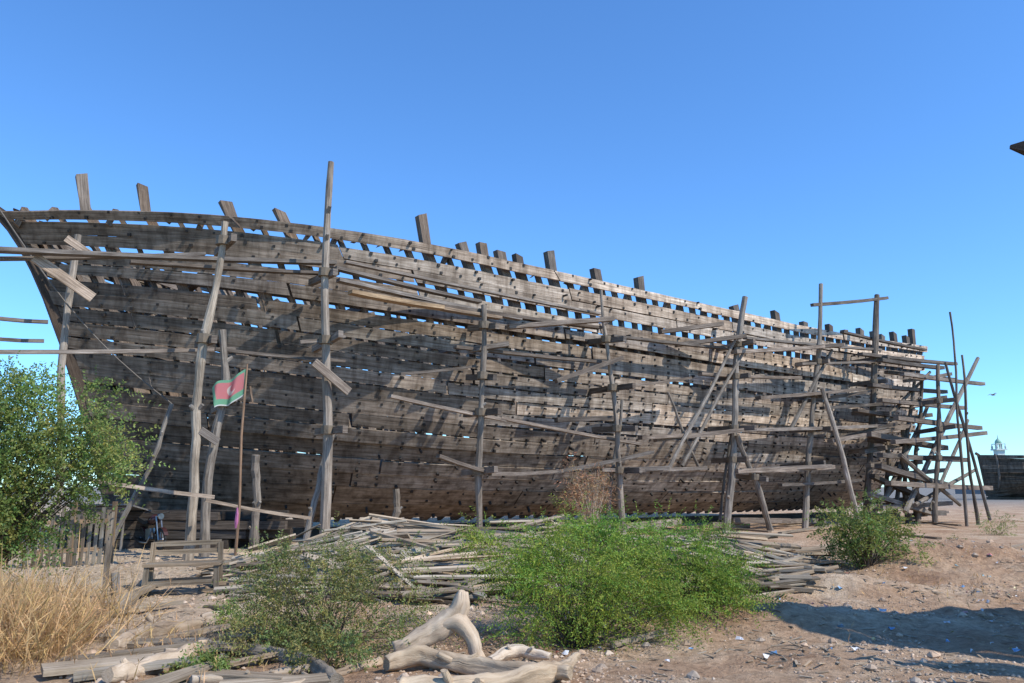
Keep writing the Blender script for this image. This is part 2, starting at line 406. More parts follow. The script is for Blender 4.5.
mb=MB(); r0=C0+Vector((0,0,ztop+.05)); mb.sweep([r0+bd*.5-Vector((0,0,.15)),r0-bd*.3,tip+bd*.3-Vector((0,0,.05)),tip],[(-.17,-.2),(.17,-.2),(.17,.2),(-.17,.2)],[1,.9,.6,.1],side=H2.n,tint=(.35,.33,.33)); mb.build('beak',W_FRAME,parent=e2)
random.seed(77)  # poles and planks out of view, added to streak the dirt with shadow
for x,y,h in [(6.6,6.9,5.2),(7.6,7.4,4.2),(8.6,6.2,5.6),(9.6,6.8,4.8),(7.2,5.6,4.4),(10.6,5.4,5.5),(6.1,5.0,3.6)]:
    mb=MB(); q=Vector((x,y,-.1)); tp=q+Vector((random.uniform(-.4,.4),random.uniform(-.3,.3),h)); mb.tube([q,q.lerp(tp,.5)+Vector((.05,0,0)),tp],[.09,.08,.06],8,.08,vt(.7,1.1))
    tag(mb.build('scaffold_pole',W_POLE),'rough out-of-view pole added to cast shadow streaks on the dirt','scaffold pole','added shadow-casting poles out of view')
for a,b in [((6.6,6.9,2.2),(9.6,6.6,2.4)),((6.2,5.1,2.6),(10.6,5.5,2.9)),((7.2,6.6,3.6),(10.2,6.2,3.5))]:
    mb=MB(); mb.box(Vector(a),Vector(b),.34,.06,tint=vt(.7,1)); tag(mb.build('scaffold_plank',W_PLANK),'out-of-view plank added to cast shadow on the dirt','plank','added shadow-casting planks out of view')
small_ship('moored_boat','distant long low grey hull resting on the mud flat',(68.2,118,0),(1,.06,0),60,4.5,.3,([0,.1,.3,.7,1],[6.4,6.1,5.8,5.8,6.6]),.8,12,seg=3,nribs=20,tn=.42,bow=.1,pw=3.3)
def minaret():
    p=at(1003,487,420); p.z=0
    white=make_plain('whitewash',(.62,.68,.62)); green=make_plain('green_paint',(.30,.48,.38)); 
    e=empty('minaret_tower',p,'pale whitewashed tower with small domes on the skyline','tower'); z=20.5
    mb=MB()
    mb.box(p,p+Vector((0,0,z)),3.8,3.8,side=(1,0,0)); mb.box(p+Vector((0,0,z)),p+Vector((0,0,z+.7)),5.6,5.6,side=(1,0,0))
    for a in range(8):
        an=a*math.pi/4; q=p+Vector((1.5*math.cos(an),1.5*math.sin(an),z+.7)); mb.tube([q,q+Vector((0,0,2.4))],[.25,.25],6,0)
    mb.box(p+Vector((0,0,z+3.1)),p+Vector((0,0,z+3.5)),4.2,4.2,side=(1,0,0)); mb.build('tower_shaft',white,parent=e)
    mb=MB(); c=p+Vector((0,0,z+3.5))
    mb.tube([c,c+Vector((0,0,.7)),c+Vector((0,0,1.6)),c+Vector((0,0,2.3)),c+Vector((0,0,2.8)),c+Vector((0,0,4.6))],[1.4,1.7,1.3,.7,.25,.08],12,0); mb.build('dome',green,parent=e,smooth=True)
    for a in (-1,1):
        for b in (-1,1):
            c=p+Vector((a*2.2,b*2.2,z+.7)); mb=MB(); mb.tube([c,c+Vector((0,0,1.2)),c+Vector((0,0,1.7)),c+Vector((0,0,3))],[.45,.55,.3,.06],8,0); mb.build('turret',white,parent=e)
minaret()
mb=MB(); a=at(955,487,210);b=at(1120,487,190);a.z=b.z=0.6
mb.box(a,b,1.2,1.4,tint=(.55,.6,.66)); tag(mb.build('sea_wall',make_plain('sea_wall_stone',(.3,.3,.3))),'low grey stone harbour wall across the flat','wall')
# ------------------------------------------------------------------ scaffolding
random.seed(21)
def bent(p0,p1,n,amp):
    out=[]; ph=random.uniform(0,6); kx=0;ky=0
    for i in range(n):
        f=i/(n-1); q=p0.lerp(p1,f); a=amp*math.sin(math.pi*f)
        kx+=random.uniform(-.35,.35)*amp; ky+=random.uniform(-.35,.35)*amp
        k=math.sin(math.pi*f)
        q=q+D*(a*math.sin(ph+f*5)+kx*k)+N*(a*math.cos(ph+f*4)+ky*k); out.append(q)
    return out
def pole(pb,pt,w,r0,r1,amp=.09,label='rough grey scaffold pole standing beside the hull',tint=None):
    b=onw(*pb,w); t=onw(*pt,w)
    d=(b-t); k=(t.z+.15)/(-d.z); b=t+d*k
    mb=MB(); n=15; pts=bent(b,t,n,amp)
    mb.tube(pts,[.88*(r0+(r1-r0)*i/(n-1))*random.uniform(.88,1.12) for i in range(n)],9,.08,tint or vt(.75,1.15,.04))
    for _ in range(3):
        i=random.randint(2,n-3); q=pts[i]; dd=(D*random.uniform(-1,1)+N*random.uniform(-.3,1)+Vector((0,0,.7))).normalized()
        mb.tube([q,q+dd*(r0+random.uniform(.04,.12))],[r0*.5,r0*.28],6,.1,vt(.7,1.1))
    o=mb.build('scaffold_pole',W_POLE); tag(o,label,'scaffold pole','poles of the timber scaffolding'); return pts
P={}
P[1]=pole((62,420),(78,235),-25,.13,.10)
P[2]=pole((188,558),(225,222),-21.4,.16,.10,.16,'tall crooked pale tree-trunk scaffold pole',tint=(1.25,1.2,1.1))
P[3]=pole((204,556),(222,330),-21.8,.16,.11,.14,'thick crooked trunk pole standing next to the tall one')
P[4]=pole((324,520),(331,162),-21.8,.17,.10,.09,'tallest thick grey pole rising above the ship rail')
P[5]=pole((480,510),(484,305),-22.0,.13,.10)
P[6]=pole((622,515),(601,290),-22.0,.13,.06,.12)
P[7]=pole((727,520),(745,297),-22.0,.18,.13)
P[8]=pole((806,515),(821,284),-22.4,.16,.11)
P[9]=pole((867,500),(877,295),-22.4,.18,.16,.03,label='squared dark timber post standing beside the hull',tint=(.5,.48,.46))
P[10]=pole((768,522),(737,435),-21.8,.15,.12,label='leaning prop pole against the lower hull')
P[11]=pole((856,508),(822,388),-21.6,.16,.11,label='leaning prop pole against the lower hull')
P[12]=pole((968,540),(950,312),-19,.09,.05,tint=(.6,.57,.53))
P[13]=pole((979,530),(962,355),-19.5,.09,.06,tint=(.55,.52,.48))
P[14]=pole((935,540),(938,365),-20.5,.14,.10,tint=(.6,.55,.5))
P[15]=pole((132,498),(172,404),-23.6,.085,.06,label='thin leaning pole holding the mooring rope')
P[16]=pole((256,520),(256,455),-21.9,.14,.12)
P[17]=pole((314,512),(334,430),-22.2,.12,.09)
P[18]=pole((394,516),(396,489),-22.2,.13,.12,tint=(.7,.66,.6))
P[19]=pole((612,500),(622,400),-22.3,.09,.07)
P[20]=pole((908,520),(903,430),-22,.14,.12,tint=(.55,.52,.48))
P[22]=pole((918,530),(922,380),-21.6,.13,.10,tint=(.6,.55,.5))
P[23]=pole((890,520),(886,440),-22.2,.14,.12,tint=(.6,.55,.5))
def diag(a,b,w,r=.06,w2=None,label='diagonal bracing pole lashed to the scaffold'):
    p=onw(*a,w);q=onw(*b,w if w2 is None else w2); mb=MB(); pts=bent(p,q,6,.04); mb.tube(pts,[r*1.1,r,r,r,r*.9,r*.8],7,.06,vt(.5,.95,.05))
    tag(mb.build('bracing_pole',W_POLE),label,'scaffold pole','braces of the timber scaffolding')
for a,b,w,r in [((668,470),(737,336),-22.0,.07),((682,466),(745,350),-22.0,.07),((905,512),(978,358),-21,.12),((990,520),(945,362),-20,.08),((700,470),(668,392),-22.3,.06),
                ((880,510),(930,400),-21.8,.11),((720,520),(735,400),-22.4,.06),((900,455),(960,505),-20.8,.11),((790,430),(832,350),-22.2,.09),
                ((895,515),(915,375),-21.9,.10),((872,515),(905,470),-22,.12),((925,515),(900,455),-21.6,.12),((930,510),(968,420),-20.8,.09),((885,420),(930,372),-22,.09),((915,505),(975,470),-20.8,.1)]:
    diag(a,b,w,r)
def plk(a,b,w,wid=.22,th=.06,flat=True,w2=None,tone=None,sag=.03,lb='long weathered walkway plank tied along the scaffold'):
    p=onw(*a,w);q=onw(*b,w if w2 is None else w2)
    mb=MB()
    mb.box(p,q,wid if flat else th,th if flat else wid,side=N,tint=tone or vt(.6,1.45,.05),sag=sag)
    tag(mb.build('scaffold_plank',W_PLANK),lb,'plank','walkway planks of the scaffolding')
TAN=(2.0,1.7,1.25); PALE=(1.9,1.75,1.6)
lst=[((-22,249),(335,263),-23.2,.3,.11),((-22,259),(205,254),-23.6,.22,.08),((130,262),(338,274),-23.0,.25,.09),
((-20,352),(235,349),-23.0,.1,.10),((215,349),(345,361),-22.5,.1,.09),
((335,268),(480,302),-22.3,.28,.1),((338,280),(520,319),-22.3,.29,.11),((400,300),(600,328),-22.3,.3,.1),((345,262),(600,314),-22.6,.2,.08),
((455,347),(612,363),-22.4,.22,.10),((400,374),(475,366),-22.4,.16,.08),
((390,396),(505,420),-22.2,.18,.10),((500,418),(640,444),-22.2,.2,.10),
((438,456),(492,473),-21.9,.22,.11),((490,474),(562,471),-21.8,.22,.11),((560,471),(652,452),-21.9,.22,.11),
((600,470),(705,468),-22.0,.28,.13),((615,387),(690,378),-22.3,.22,.10),((612,336),(745,350),-22.4,.25,.1),
((734,352),(842,345),-22.0,.34,.15),((745,338),(880,350),-22.5,.25,.1),((640,438),(742,430),-22.2,.26,.13),
((738,430),(875,426),-22.0,.3,.14),((735,471),(832,467),-21.8,.34,.18),((758,398),(872,388),-22.1,.3,.15),
((830,441),(908,426),-21.8,.3,.16),((822,408),(912,401),-22.1,.26,.14),((868,434),(945,448),-21.6,.36,.24),((878,466),(950,486),-21.0,.36,.24),
((812,305),(887,298),-22.4,.18,.15),((902,374),(983,384),-21.2,.24,.17),((896,418),(980,428),-20.8,.26,.2),((893,442),(985,433),-20.8,.26,.2),
((888,483),(990,488),-20.6,.3,.22),((860,354),(955,364),-22.2,.3,.15),((880,400),(965,408),-21.4,.26,.18),
((-20,316),(48,322),-27,.14,.1),((-20,337),(44,341),-27,.1,.1),((700,374),(800,378),-22.4,.24,.12),
((872,476),(925,499),-21.8,.3,.2),((862,452),(905,443),-22.2,.3,.2),((870,494),(935,514),-21.4,.3,.2),((905,381),(950,374),-21.6,.24,.17),((900,403),(945,397),-21.8,.24,.16),
((800,364),(905,360),-22.4,.28,.11),((842,332),(925,350),-22.7,.24,.1),((855,410),(935,422),-22.0,.3,.15),
((880,455),(965,460),-21.2,.3,.22),((880,507),(950,503),-21.4,.3,.2),((870,385),(945,392),-21.8,.3,.18),((890,474),(945,470),-21.8,.3,.2),((880,360),(942,368),-21.9,.3,.17),((780,485),(860,480),-22,.24,.12),((868,465),(920,462),-22.3,.3,.22),((875,420),(930,415),-22.2,.3,.2),((870,440),(918,444),-22.3,.3,.2),((866,502),(915,498),-22.2,.3,.2)]
for a,b,w,wi,th in lst:
    lt=b[0]>875
    plk(a,b,w,wi,th,tone=vt(.5,1.1,.05) if lt else None)
plk((350,292),(442,308),-22.1,.34,.12,tone=TAN); plk((375,296),(500,318),-22.2,.3,.1,tone=(1.5,1.35,1.15))
plk((34,257),(93,298),-23.4,.09,.26,tone=PALE,sag=0,flat=True); plk((66,238),(92,256),-24,.07,.2,tone=PALE,sag=0); plk((314,362),(349,392),-21.5,.09,.24,tone=(1.3,1.25,1.2),sag=0)
plk((300,342),(345,336),-22.0,.08,.1); plk((200,430),(218,442),-21.5,.08,.2,sag=0)
plk((80,478),(214,497),-20.6,.12,.09,tone=(2.2,2.1,1.95)); plk((205,500),(310,518),-20.4,.12,.08,tone=(1.7,1.6,1.45))
def ledge(a,b,w0,w1,wid=.3,th=.16,tone=None):
    p=onw(*a,w0);q=onw(*b,w1); mb=MB(); mb.box(p,q,wid,th,tint=tone or vt(.55,1.2,.04))
    tag(mb.build('ledge_timber',W_PLANK),'thick short ledge timber jutting from the hull','timber','ledge timbers on the hull')
for a,b,w0,w1 in [((508,327),(613,319),-22.6,-21.4),((556,381),(622,358),-22.4,-21.6),((556,420),(612,418),-22.5,-22.0),((676,345),(745,336),-22.8,-21.6),((660,332),(722,324),-22.8,-22.0),
                  ((780,350),(842,345),-22.8,-21.6),((742,470),(830,466),-22.6,-21.2),((868,432),(942,448),-22.8,-21.0),((655,440),(742,430),-22.6,-21.5),((800,402),(868,392),-22.8,-22.0),((838,438),(896,424),-22.8,-21.6),((470,350),(508,344),-22.5,-22.0),((612,470),(668,468),-22.5,-21.6),((886,372),(955,380),-23.0,-21.4)]:
    ledge(a,b,w0,w1)
def bearer(k,zs):
    pts=P[k]
    for z in zs:
        for i in range(len(pts)-1):
            if pts[i].z<=z<=pts[i+1].z:
                c=pts[i].lerp(pts[i+1],(z-pts[i].z)/(pts[i+1].z-pts[i].z))+D*.16; break
        else: continue
        mb=MB(); k2=random.uniform(.4,1.0); tl=random.uniform(-.1,.1)
        mb.box(c+N*k2+Vector((0,0,tl)),c-N*random.uniform(1.2,1.6)-Vector((0,0,tl)),.15,.2,tint=vt(.6,1.2))
        tag(mb.build('scaffold_bearer',W_PLANK),'short bearer timber lashed between pole and hull','timber','bearers of the scaffolding')
        mb=MB(); cc=c-D*.16
        pr=[cc+Vector((0,0,-.12)),cc+Vector((0,0,.12))]; mb.tube(pr,[.20,.19],10,.06,(1.3,1.2,1.0)); tag(mb.build('rope_lashing',M_ROPE),'rope lashing wound round a scaffold joint','rope','rope lashings of the scaffolding')
bearer(2,[8.3,5.6]); bearer(4,[8.0,6.0,3.4]); bearer(5,[7.1,5.4,4.2,2.3]); bearer(6,[7.2,5.4,3.9,2.4]); bearer(7,[7.8,6.4,4.2,2.9]); bearer(8,[7.6,6.0,4.4,2.8]); bearer(9,[8.2,7.0,5.4,3.6])
bearer(14,[6.0,4.6,3.2]); bearer(10,[2.2]); bearer(3,[6.5,4])
mb=MB(); a=onw(0,210,-25.5);b=P[15][-1]; pts=[a.lerp(b,i/10)-Vector((0,0,.5*math.sin(math.pi*i/10))) for i in range(11)]
a0=a+(a-b)*.1; pts=[a0]+pts; mb.tube(pts,[.022]*12,5,0); tag(mb.build('mooring_rope',M_ROPE),'thin dark rope slung from the bow rail','rope')
# flag
def flag():
    b=G(234,570); t=at(247,368,b.y); d=t-b
    e=empty('flag_pole',b,'thin bamboo pole flying a red and green pennant','flag pole')
    mb=MB(); mb.tube([b-d*.03,b+d*.3+Vector((.03,0,0)),b+d*.65-Vector((.03,0,0)),t+d*.02],[.036,.033,.03,.02],8,.03,(1.1,.8,.6)); mb.build('pole',W_POLE,parent=e)
    m,tr=nt('flag_cloth'); L=tr.links; out=nd(tr,'ShaderNodeOutputMaterial'); bs=nd(tr,'ShaderNodeBsdfPrincipled',i_Roughness=.8)
    uv=nd(tr,'ShaderNodeUVMap'); sx=nd(tr,'ShaderNodeSeparateXYZ'); L.new(uv.outputs[0],sx.inputs[0])
    def cmp(sock,op,val):
        k=nd(tr,'ShaderNodeMath',operation=op); L.new(sock,k.inputs[0]); k.inputs[1].default_value=val; return k.outputs[0]
    def andm(a,b):
        k=nd(tr,'ShaderNodeMath',operation='MULTIPLY'); L.new(a,k.inputs[0]); L.new(b,k.inputs[1]); return k.outputs[0]
    X,Y=sx.outputs['X'],sx.outputs['Y']
    inner=andm(andm(cmp(X,'GREATER_THAN',.07),cmp(X,'LESS_THAN',.90)),andm(cmp(Y,'GREATER_THAN',.27),cmp(Y,'LESS_THAN',.90)))
    c=mul(tr,(.17,.40,.24),(.60,.20,.20),inner,'MIX')
    def circ(cx,cy,rad):
        mp=nd(tr,'ShaderNodeMapping'); mp.inputs['Scale'].default_value=(1.3,1,1); L.new(uv.outputs[0],mp.inputs[0])
        v=nd(tr,'ShaderNodeVectorMath',operation='DISTANCE'); v.inputs[1].default_value=(cx*1.3,cy,0); L.new(mp.outputs[0],v.inputs[0])
        return cmp(v.outputs['Value'],'LESS_THAN',rad)
    sb=nd(tr,'ShaderNodeMath',operation='SUBTRACT'); sb.use_clamp=True
    L.new(circ(.46,.56,.20),sb.inputs[0]); L.new(circ(.39,.62,.15),sb.inputs[1])
    c=mul(tr,c,(.62,.55,.47),sb.outputs[0],'MIX')
    ed=cmp(Y,'LESS_THAN',.05); c=mul(tr,c,(.65,.65,.6),ed,'MIX')
    L.new(c,bs.inputs['Base Color'])
    tl=nd(tr,'ShaderNodeBsdfTranslucent'); L.new(c,tl.inputs[0]); mx=nd(tr,'ShaderNodeMixShader'); mx.inputs[0].default_value=.4
    L.new(bs.outputs[0],mx.inputs[1]);L.new(tl.outputs[0],mx.inputs[2]);L.new(mx.outputs[0],out.inputs[0])
    me=bpy.data.meshes.new('flag'); nu,nv=28,12; V=[];F=[];UV=[]
    c00=t; c01=at(245,394,b.y); c10=at(211,386,b.y-.3); c11=at(216,409,b.y-.3)
    for j in range(nv+1):
        for i in range(nu+1):
            f=i/nu;g=j/nv; p=(c01.lerp(c11,f)).lerp(c00.lerp(c10,f),g)
            p=p+Vector((0,.10*math.sin(f*11+g*2.5)*f**.5,.055*math.sin(f*8+1+g)*f-.05*math.sin(math.pi*f))); V.append(p-t)
    for j in range(nv):
        for i in range(nu):
            a=j*(nu+1)+i; F.append((a,a+1,a+nu+2,a+nu+1)); UV+=[(i/nu,j/nv),((i+1)/nu,j/nv),((i+1)/nu,(j+1)/nv),(i/nu,(j+1)/nv)]
    me.from_pydata([tuple(v) for v in V],[],F); ul=me.uv_layers.new(name='UVMap'); ul.data.foreach_set('uv',np.array(UV,dtype=np.float32).ravel())
    me.polygons.foreach_set('use_smooth',[True]*len(F)); me.materials.append(m)
    o=bpy.data.objects.new('flag_cloth',me); o.location=t; S.collection.objects.link(o); setpar(o,e)
    mb=MB(); k=b+d*.2; mb.tube([k,k+d*.03,k+d*.07,k+d*.10],[.035,.05,.045,.03],8,.15,(1,1,1)); mb.build('cloth_strip',make_plain('pink_cloth',(.5,.15,.3)),parent=e)
flag()
# ------------------------------------------------------------------ vegetation
def leafmesh(name,Pn,T,W,tint,mat,parent=None,origin=(0,0,0)):
    n=len(Pn); O=np.array(origin)
    V=np.empty((n,4,3)); V[:,0]=Pn-O; V[:,1]=Pn+T*.5+W-O; V[:,2]=Pn+T-O; V[:,3]=Pn+T*.5-W-O
    me=bpy.data.meshes.new(name); me.vertices.add(n*4); me.vertices.foreach_set('co',V.ravel())
    me.loops.add(n*4); me.loops.foreach_set('vertex_index',np.arange(n*4,dtype=np.int32))
    me.polygons.add(n); me.polygons.foreach_set('loop_start',np.arange(0,n*4,4,dtype=np.int32)); me.polygons.foreach_set('loop_total',np.full(n,4,dtype=np.int32))
    a=me.attributes.new('tint','FLOAT_COLOR','FACE'); c=np.ones((n,4),dtype=np.float32); c[:,:3]=tint; a.data.foreach_set('color',c.ravel())
    me.materials.append(mat); me.update(calc_edges=True)
    o=bpy.data.objects.new(name,me); o.location=origin; S.collection.objects.link(o)
    if parent is not None: setpar(o,parent)
    return o
def unit(a): return a/np.maximum(np.linalg.norm(a,axis=1,keepdims=True),1e-6)
def bush(name,label,cat,base,lumps,mat,nclump=40,ntw=45,mleaf=12,leaf=.06,wid=.012,twig=.3,csz=.2,droop=.3,stemr=.03,group=None,shell=.55,stemmat=None,seed=1,out_=1.15,flat=1.0):
    rg=np.random.default_rng(seed); random.seed(seed)
    base=Vector(base); e=empty(name,base,label,cat,group)
    C=[];CS=[]
    tot=sum(l[3]*l[4]*l[5] for l in lumps)
    for (cx,cy,cz,rx,ry,rz) in lumps:
        k=max(3,int(nclump*(rx*ry*rz)/tot))
        d=unit(rg.normal(size=(k,3))); r=(shell+(1-shell)*rg.random((k,1)))*np.where(rg.random((k,1))<.2,out_,1)
        C.append(np.array([cx,cy,cz])+d*r*np.array([rx,ry,rz])); CS+=[csz*random.uniform(.5,1.35) for _ in range(k)]
    C=np.vstack(C); CS=np.array(CS); ok=C[:,2]>base.z+.05; C=C[ok];CS=CS[ok]
    cen=C.mean(0)
    mb=MB()
    for c in C:
        m=Vector(c); mid=base.lerp(m,.5)+Vector((random.uniform(-.1,.1),random.uniform(-.1,.1),.12*(m-base).length*random.uniform(0,1)))
        q=base+Vector((random.uniform(-.12,.12),random.uniform(-.12,.12),-.05))
        mb.tube([q,q.lerp(mid,.5),mid,m],[stemr,stemr*.8,stemr*.55,stemr*.2],5,.08,vt(.8,1.2))
    mb.build('stem',stemmat or W_BARK,origin=base,parent=e)
    nC=len(C); cnt=np.maximum(4,(ntw*rg.uniform(.5,1.4,nC))).astype(int); idx=np.repeat(np.arange(nC),cnt); n=len(idx)
    off=rg.normal(size=(n,3))*CS[idx][:,None]*.55*np.array([1,1,flat])
    P0=C[idx]+off
    Dr=unit((unit(off)*.8+unit(C[idx]-cen)*.5+rg.normal(size=(n,3))*.45+np.array([0,0,.15]))*np.array([1,1,flat]))
    ctint=(.72+.55*rg.random(nC))[idx]; cyel=(.8+.5*rg.random(nC))[idx]
    tl=twig*(.5+.8*rg.random((n,1)))
    side=unit(np.cross(Dr,rg.normal(size=(n,3))))
    PP=[];TT=[];WW=[];CC=[]
    for j in range(mleaf):
        f=(j//2+.5)/(mleaf/2); sg=1 if j%2 else -1
        p=P0+Dr*tl*f+np.array([0,0,-1])*(droop*tl*f*f)
        t=unit(side*sg+Dr*.7+rg.normal(size=(n,3))*.25-np.array([0,0,1])*droop*.5)*leaf*(.7+.6*rg.random((n,1)))
        w=unit(np.cross(t,rg.normal(size=(n,3))))*wid*(.7+.6*rg.random((n,1)))
        g=(ctint*(.75+.5*rg.random(n)))[:,None]*np.stack([cyel*(.9+.4*rg.random(n)),np.ones(n),.7+.4*rg.random(n)],1)
        PP.append(p);TT.append(t);WW.append(w);CC.append(g)
    PP=np.vstack(PP);TT=np.vstack(TT);WW=np.vstack(WW);CC=np.vstack(CC)
    k=PP[:,2]>base.z+.02
    leafmesh('foliage',PP[k],TT[k],WW[k],CC[k],mat,e,tuple(base))
    return e
LF_TREE=make_leaf('leaf_olive',(.19,.275,.08),.4); LF_BRIGHT=make_leaf('leaf_bright',(.20,.32,.055),.4); LF_GREY=make_leaf('leaf_greygreen',(.19,.23,.08),.35); LF_DRY=make_leaf('leaf_dry',(.66,.43,.20),.3)
LF_RED=make_leaf('leaf_russet',(.36,.24,.14),.2)
def zg(p): return Vector((p.x,p.y,hgt(p.x,p.y)))
b=zg(Vector((-8.6,13.0,0)))
bush('shrub_tree','airy small-leaved green shrub tree beside the fence','tree',b,
 [(-8.4,13,2.8,1.25,1.2,1.05),(-6.9,13,2.4,.9,.9,.7),(-9.2,13,1.7,1.3,1.2,1.1),(-8.2,12.8,1.5,.9,.9,.8),(-7.75,13,3.45,.55,.5,.5),(-6.35,13,2.15,.5,.5,.45),(-8.6,12.6,.8,.9,.6,.7),(-7.7,12.8,1.2,.6,.6,.5),(-7.5,13,2.1,.8,.8,.6),(-7.0,13,1.75,.5,.5,.35)],LF_TREE,nclump=230,ntw=30,mleaf=10,leaf=.055,wid=.0155,twig=.34,csz=.26,droop=.35,stemr=.022,shell=.2,seed=3,out_=1.3)
b=zg(Vector((-2.05,9.2,0)))
bush('acacia_bush','grey-green feathery thorn bush growing through the plank pile','bush',b,
 [(-2.35,9.4,.55,.8,.6,.5),(-1.45,9.2,.4,.5,.5,.3),(-2.8,9.3,.75,.35,.4,.35),(-1.9,9.5,.95,.3,.4,.4),(-1.3,9.5,.8,.25,.3,.3)],LF_GREY,nclump=66,ntw=24,mleaf=18,leaf=.036,wid=.007,twig=.42,csz=.15,droop=.3,stemr=.010,shell=.3,seed=4,out_=1.6)
b=zg(Vector((.75,10.2,0)))
bush('acacia_bush','bright green feathery thorn bush spreading over the plank pile','bush',b,
 [(.45,10.5,.82,.75,.8,.36),(1.35,10.4,.58,.9,.8,.38),(.9,9.9,.28,.7,.5,.22),(-.2,10.6,1.05,.5,.5,.16),(1.9,10.3,.38,.5,.5,.2),(.2,9.8,.3,.6,.4,.18),(.75,10.8,1.16,.55,.4,.18)],LF_BRIGHT,nclump=125,ntw=17,mleaf=22,leaf=.036,wid=.0075,twig=.5,csz=.14,droop=.25,stemr=.011,shell=.2,seed=5,out_=1.5,flat=.7)
b=zg(Vector((2.3,11.3,0)))
bush('acacia_bush','bright green feathery thorn bush beside the bare dirt','bush',b,
 [(1.9,11.5,.86,.8,.8,.32),(2.65,11.4,.56,.75,.8,.32),(3.0,11.3,.36,.45,.5,.2),(1.2,11.8,1.1,.7,.6,.2),(2.4,11.8,1.1,.5,.4,.16)],LF_BRIGHT,nclump=108,ntw=17,mleaf=22,leaf=.038,wid=.0078,twig=.48,csz=.14,droop=.25,stemr=.011,shell=.2,seed=6,out_=1.4,flat=.7)
b=zg(G(868,578))
bush('dirt_shrub','small open green shrub growing from the dirt bank','bush',b,
 [(b.x-.1,b.y,.95,.75,.6,.5),(b.x+.5,b.y,.8,.6,.5,.45),(b.x-.5,b.y,1.0,.5,.4,.4),(b.x,b.y,.5,.5,.5,.3)],LF_TREE,nclump=50,ntw=20,mleaf=10,leaf=.06,wid=.015,twig=.3,csz=.2,droop=.3,stemr=.016,shell=.3,seed=8,out_=1.4)
for k,(px,py,s) in enumerate([(238,632,.26),(292,660,.3),(1000,535,.6),(962,558,.35),(205,678,.18),(330,672,.3),(720,540,.5),(655,530,.5),(600,525,.6),(545,528,.6)]):
    b=zg(G(px,py)); bush('weed_clump','low green weed clump on the dirt','weed',b,[(b.x,b.y,b.z+s*.6,s,s,s*.6)],LF_GREY if k%2 else LF_TREE,nclump=14,ntw=20,mleaf=8,leaf=.04,wid=.009,twig=.14,csz=s*.35,stemr=.006,group='weeds on the dirt',seed=20+k)
b=onw(592,530,-20.8); b.z=0
bush('dry_bush','leafless tan dry branch tangle against the hull','dead bush',b,[(b.x,b.y,1.8,.8,.5,.8),(b.x-.5,b.y,1.5,.6,.4,.4)],LF_RED,nclump=75,ntw=9,mleaf=4,leaf=.16,wid=.008,twig=.4,csz=.2,stemr=.018,shell=.2,seed=31,droop=.6,stemmat=W_LOG,out_=1.5)
def grass(name,label,cx,cy,rx,ry,n,hmin,hmax,mat,seed,lean=.6):
    rg=np.random.default_rng(seed); x=cx+rg.normal(size=n)*rx; y=cy+rg.normal(size=n)*ry
    nz=np.array([noise.noise(Vector((a*1.6,b_*1.6,seed))) for a,b_ in zip(x,y)])
    ok=nz>-.12; x,y,nz=x[ok],y[ok],nz[ok]; n=len(x)
    z=np.array([hgt(a,b_) for a,b_ in zip(x,y)])-.02
    Pn=np.stack([x,y,z],1); h=(hmin+(hmax-hmin)*rg.random(n)**1.5)*(.7+.9*np.clip(nz+.2,0,1))
    T=unit(np.stack([rg.normal(size=n)*lean,rg.normal(size=n)*lean,np.ones(n)],1))*h[:,None]
    W=unit(np.cross(T,rg.normal(size=(n,3))))*.006
    PP=[Pn];TT=[T];WW=[W]
    for q in range(3):
        f=rg.uniform(.35,.95,(n,1)); T2=unit(T+rg.normal(size=(n,3))*h[:,None]*1.0)*h[:,None]*rg.uniform(.2,.45,(n,1))
        PP.append(Pn+T*f);TT.append(T2);WW.append(W*.8)
    c=(.5+.65*rg.random(n))[:,None]*np.stack([np.ones(n),.92+.16*rg.random(n),.85+.3*rg.random(n)],1)
    o=leafmesh(name,np.vstack(PP),np.vstack(TT),np.vstack(WW),np.vstack([c]*4),mat); o['kind']='stuff'; tag(o,label,'grass')
grass('dry_grass','tangled golden dry grass',-5.7,8.9,.5,.9,6500,.2,.9,LF_DRY,1)
grass('dry_grass','tangled golden dry grass',-7.4,10.9,.7,.8,5000,.2,.8,LF_DRY,2)
grass('dry_grass','sparse straw-coloured dry grass on dirt',6.5,15,3.5,2.0,1200,.04,.16,LF_DRY,3)
grass('dry_grass','sparse straw-coloured dry grass among the logs',-3.0,9.6,.9,1.0,900,.05,.28,LF_DRY,5)
# ------------------------------------------------------------------ plank pile
def offcut(mb,x,y,L,up,tn,jit=.12,lim=.04):
    yaw=random.gauss(-.03,.34) if random.random()<.84 else random.uniform(-1.1,1.1)
    dx,dy=math.cos(yaw)*L/2,math.sin(yaw)*L/2
    if min(pile_h(x-dx,y-dy),pile_h(x+dx,y+dy))<lim: return False
    zz=lambda a,b_: max(pile_h(a,b_),hgt(a,b_))
    z0=zz(x-dx,y-dy)+up+random.uniform(0,jit); z1=zz(x+dx,y+dy)+up+random.uniform(0,jit)
    zm=zz(x,y)+up; 
    if (z0+z1)/2<zm-.15: z0+=.12;z1+=.12
    w=random.uniform(.04,.17); roll=random.gauss(0,.35)
    mb.box(Vector((x-dx,y-dy,z0)),Vector((x+dx,y+dy,z1)),w,random.uniform(.02,.06),side=Vector((-dy,dx,roll*L/2)).normalized(),tint=tn,taper=random.choice([1,1,.6]))
    return True
random.seed(14)
mb=MB(); i=0
while i<1800:
    x=PX+random.uniform(-6.6,6.6); y=random.uniform(PYc-3.8,PYc+2.6)
    if pile_h(x,y)<.04: continue
    if offcut(mb,x,y,random.uniform(.4,1.9),random.uniform(-.08,.05),vt(.35,1.0,.1),lim=.01): i+=1
